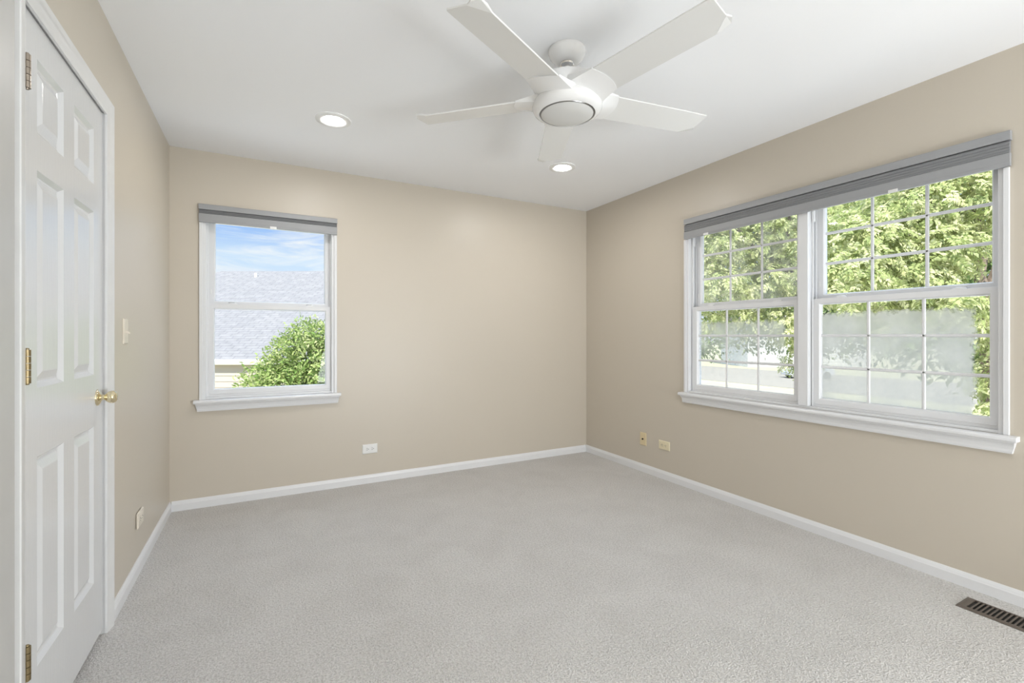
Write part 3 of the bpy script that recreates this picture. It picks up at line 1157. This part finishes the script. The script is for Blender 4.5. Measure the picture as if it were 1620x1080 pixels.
# bush outside the small window
tb = fwd_point(500, 640, 7.8)
bt = thing('leafy_tree', 'bushy bright green tree in front of the grey roof', 'tree', (tb.x, tb.y, GZ))
foliage('foliage', M['bush_leaf'], bt,
        [blob(415, 610, 7.4, 0.36), blob(440, 580, 7.5, 0.34), blob(470, 560, 7.6, 0.40), blob(490, 535, 7.7, 0.34), blob(530, 540, 7.9, 0.46), blob(460, 620, 7.4, 0.50),
         blob(505, 590, 7.6, 0.55), blob(560, 590, 8.0, 0.8), blob(520, 660, 7.9, 0.9), blob(440, 690, 7.9, 0.7), blob(600, 650, 8.2, 1.0)],
        30000, 0.085, 0.030, 11, per=10, spread=0.055, shell=0.5)
q = MB()
q.tube([(tb.x + 0.3, tb.y + 0.2, GZ), (tb.x + 0.25, tb.y + 0.2, GZ + 1.6), (tb.x + 0.1, tb.y + 0.1, -0.6), (tb.x, tb.y + 0.1, 0.4)], [0.11, 0.09, 0.07, 0.03])
q.tube([(tb.x + 0.22, tb.y + 0.2, -1.2), (tb.x - 0.3, tb.y + 0.4, -0.2), (tb.x - 0.7, tb.y + 0.5, 0.3)], [0.06, 0.04, 0.015])
q.build('trunk', M['bark'], bt, smooth=True)

# honey locust trees outside the double window
def locust(label, base, blobs, limbs, n, seed, m='locust', ll=0.058, lw=0.026, per=18, spread=0.075):
    t = thing('locust_tree', label, 'tree', (base.x, base.y, GZ))
    foliage('foliage', M[m], t, blobs, n, ll, lw, seed, per=per, spread=spread, droop=0.35, shell=0.35, spray=True)
    q = MB()
    for pts, rads in limbs:
        q.tube(pts, rads)
    q.build('trunk', M['bark'], t, smooth=True)
    return t


def P(u, v, fw):
    return fwd_point(u, v, fw)


base = P(1572, 560, 6.0)
gnd = Vector((base.x, base.y, GZ))
locust('feathery yellow green locust tree with forked trunk nearest the window', base,
       [blob(1350, 400, 6.2, 0.62), blob(1420, 350, 6.4, 0.62), blob(1500, 330, 6.2, 0.62), blob(1340, 445, 5.9, 0.42), blob(1440, 440, 6.0, 0.48), blob(1530, 270, 6.3, 0.62),
        blob(1400, 490, 6.3, 0.42), blob(1510, 480, 5.6, 0.30), blob(1610, 360, 6.3, 0.50), blob(1600, 520, 5.6, 0.36), blob(1590, 600, 5.6, 0.30), blob(1600, 660, 5.4, 0.30),
        blob(1500, 395, 5.8, 0.36), blob(1700, 300, 6.5, 1.0), blob(1640, 200, 6.6, 0.9)],
       [([gnd, P(1572, 640, 6), P(1566, 520, 6), P(1560, 470, 6)], [0.16, 0.13, 0.10, 0.085]),
        ([P(1560, 474, 6), P(1549, 436, 6), P(1558, 395, 6.1), P(1542, 330, 6.3)], [0.075, 0.06, 0.05, 0.03]),
        ([P(1560, 474, 6), P(1578, 425, 6), P(1600, 340, 6.1), P(1610, 250, 6.2)], [0.075, 0.06, 0.05, 0.03]),
        ([P(1606, 300, 6.1), P(1545, 293, 6.2), P(1500, 284, 6.3), P(1455, 290, 6.4)], [0.035, 0.028, 0.02, 0.01])],
       95000, 21)

base = P(1276, 560, 8.5)
gnd = Vector((base.x, base.y, GZ))
locust('soft pale green locust tree filling the far half of the double window', base,
       [blob(1120, 390, 8.2, 0.62), blob(1180, 380, 8.6, 0.8), blob(1240, 360, 8.4, 0.75), blob(1130, 450, 8.0, 0.5), blob(1200, 450, 8.2, 0.5), blob(1250, 440, 8.3, 0.55),
        blob(1110, 500, 8.2, 0.36), blob(1170, 500, 8.3, 0.36), blob(1225, 505, 8.3, 0.38), blob(1262, 520, 8.0, 0.36), blob(1265, 570, 8.0, 0.25), blob(1300, 340, 8.8, 0.9), blob(1150, 300, 8.8, 1.0), blob(1060, 400, 8.6, 0.8)],
       [([gnd, P(1276, 640, 8.5), P(1274, 520, 8.5), P(1262, 440, 8.5)], [0.16, 0.13, 0.11, 0.08]),
        ([P(1262, 445, 8.5), P(1240, 400, 8.5), P(1250, 340, 8.5)], [0.06, 0.05, 0.03]),
        ([P(1262, 445, 8.5), P(1190, 390, 8.5), P(1130, 320, 8.5)], [0.06, 0.05, 0.03])],
       80000, 22)

for lab, u, fw, bl, seed in (
        ('deep green tree standing beyond the forked locust tree', 1578, 13.0, [(1440, 360, 2.2), (1560, 330, 2.2), (1620, 420, 2.0), (1500, 250, 2.2), (1480, 450, 1.5), (1400, 250, 1.8), (1500, 520, 1.5), (1590, 540, 1.5)], 31),
        ('deep green tree standing beyond the middle post of the double window', 1280, 19.5, [(1330, 330, 2.3), (1380, 430, 1.9), (1290, 430, 1.9), (1340, 230, 2.2), (1270, 330, 1.8), (1350, 490, 1.2), (1300, 520, 1.5), (1390, 525, 1.5)], 32),
        ('deep green tree standing beyond the soft pale green locust', 1268, 25.0, [(1120, 340, 2.5), (1210, 330, 2.5), (1160, 430, 2.2), (1100, 460, 1.9), (1230, 450, 1.9), (1180, 260, 2.4), (1110, 525, 1.6), (1180, 520, 1.6), (1240, 525, 1.5)], 33)):
    base = P(u, 560, fw)
    t = thing('shade_tree', lab, 'tree', (base.x, base.y, GZ), 'deep green trees behind the locusts')
    foliage('foliage', M['dark_leaf'], t, [blob(a, b_, fw, r) for a, b_, r in bl], 14000, 0.20, 0.11, seed, per=10, spread=0.22, droop=0.2, shell=0.4)
    q = MB()
    g = Vector((base.x, base.y, GZ))
    q.tube([g, P(u, 560, fw), P(u + 4, 460, fw), P(u, 360, fw)], [0.3, 0.24, 0.18, 0.08])
    q.build('trunk', M['bark'], t, smooth=True)

# house and car across the street
fh = thing('far_house', 'pale house with lapped siding across the street behind foliage', 'house', cf(64, 40, GZ))
q = MB()
for z in range(14):
    z0 = GZ + z * 0.42
    q.rings([[tuple(cf(f, r_, zz)) for f, zz in ((62.06, z0), (62.0, z0 + 0.42), (70, z0 + 0.42), (70, z0))] for r_ in (31.5, 48)])
q.build('siding_wall', M['pale_siding'], fh)
q = MB()
q.rings([[tuple(cf(f, r_, zz)) for f, zz in ((61.2, 2.85), (66, 5.6), (70.8, 2.85), (66, 3.0))] for r_ in (30.8, 48.7)])
q.build('roof', M['asphalt'], fh)

M['car'] = mat('silver_car_paint', (0.70, 0.72, 0.75), 0.25, 0.3)
M['tyre'] = mat('tyre_rubber', (0.03, 0.03, 0.03), 0.8)
M['car_glass'] = mat('car_glass', (0.06, 0.07, 0.08), 0.08)
cc = P(1277, 597, 46)
ca = thing('parked_car', 'silver car parked at the street beyond the double window', 'car', (cc.x, cc.y, GZ + 0.02))
fx_, fy_ = Fdir.x, Fdir.y
fnC = lambda a, c, z: tuple(Vector((cc.x, cc.y, GZ + 0.02 + z)) + Vector((Rdir.x, Rdir.y, 0)) * a + Vector((Fdir.x, Fdir.y, 0)) * c)
q = MB(fnC)
side = [(-2.2, .30), (-2.2, .62), (-2.05, .82), (-1.2, .92), (-.75, .95), (.95, .97), (1.9, .95), (2.15, .80), (2.2, .55), (2.2, .30)]
q.rings([[(a, c, z) for a, z in side] for c in (-.86, .86)])
q.build('body', M['car'], ca, bevel=0.05)
q = MB(fnC)
q.rings([[(-1.15, -.80, .93), (1.35, -.80, .95), (1.35, .80, .95), (-1.15, .80, .93)], [(-.45, -.62, 1.40), (.75, -.62, 1.42), (.75, .62, 1.42), (-.45, .62, 1.40)]])
q.build('cabin_glass', M['car_glass'], ca, bevel=0.04)
q = MB(fnC)
q.box(-.48, .78, -.64, .64, 1.40, 1.44)
q.build('roof_panel', M['car'], ca, bevel=0.02)
for a in (-1.35, 1.4):
    for c in (-.80, .80):
        q = MB()
        q.lathe([(0, -.1), (.32, -.1), (.34, -.06), (.34, .06), (.32, .1), (0, .1)], fnC(a, c, .33), (Fdir.x, Fdir.y, 0), 24)
        q.build('wheel', M['tyre'], ca, smooth=True)
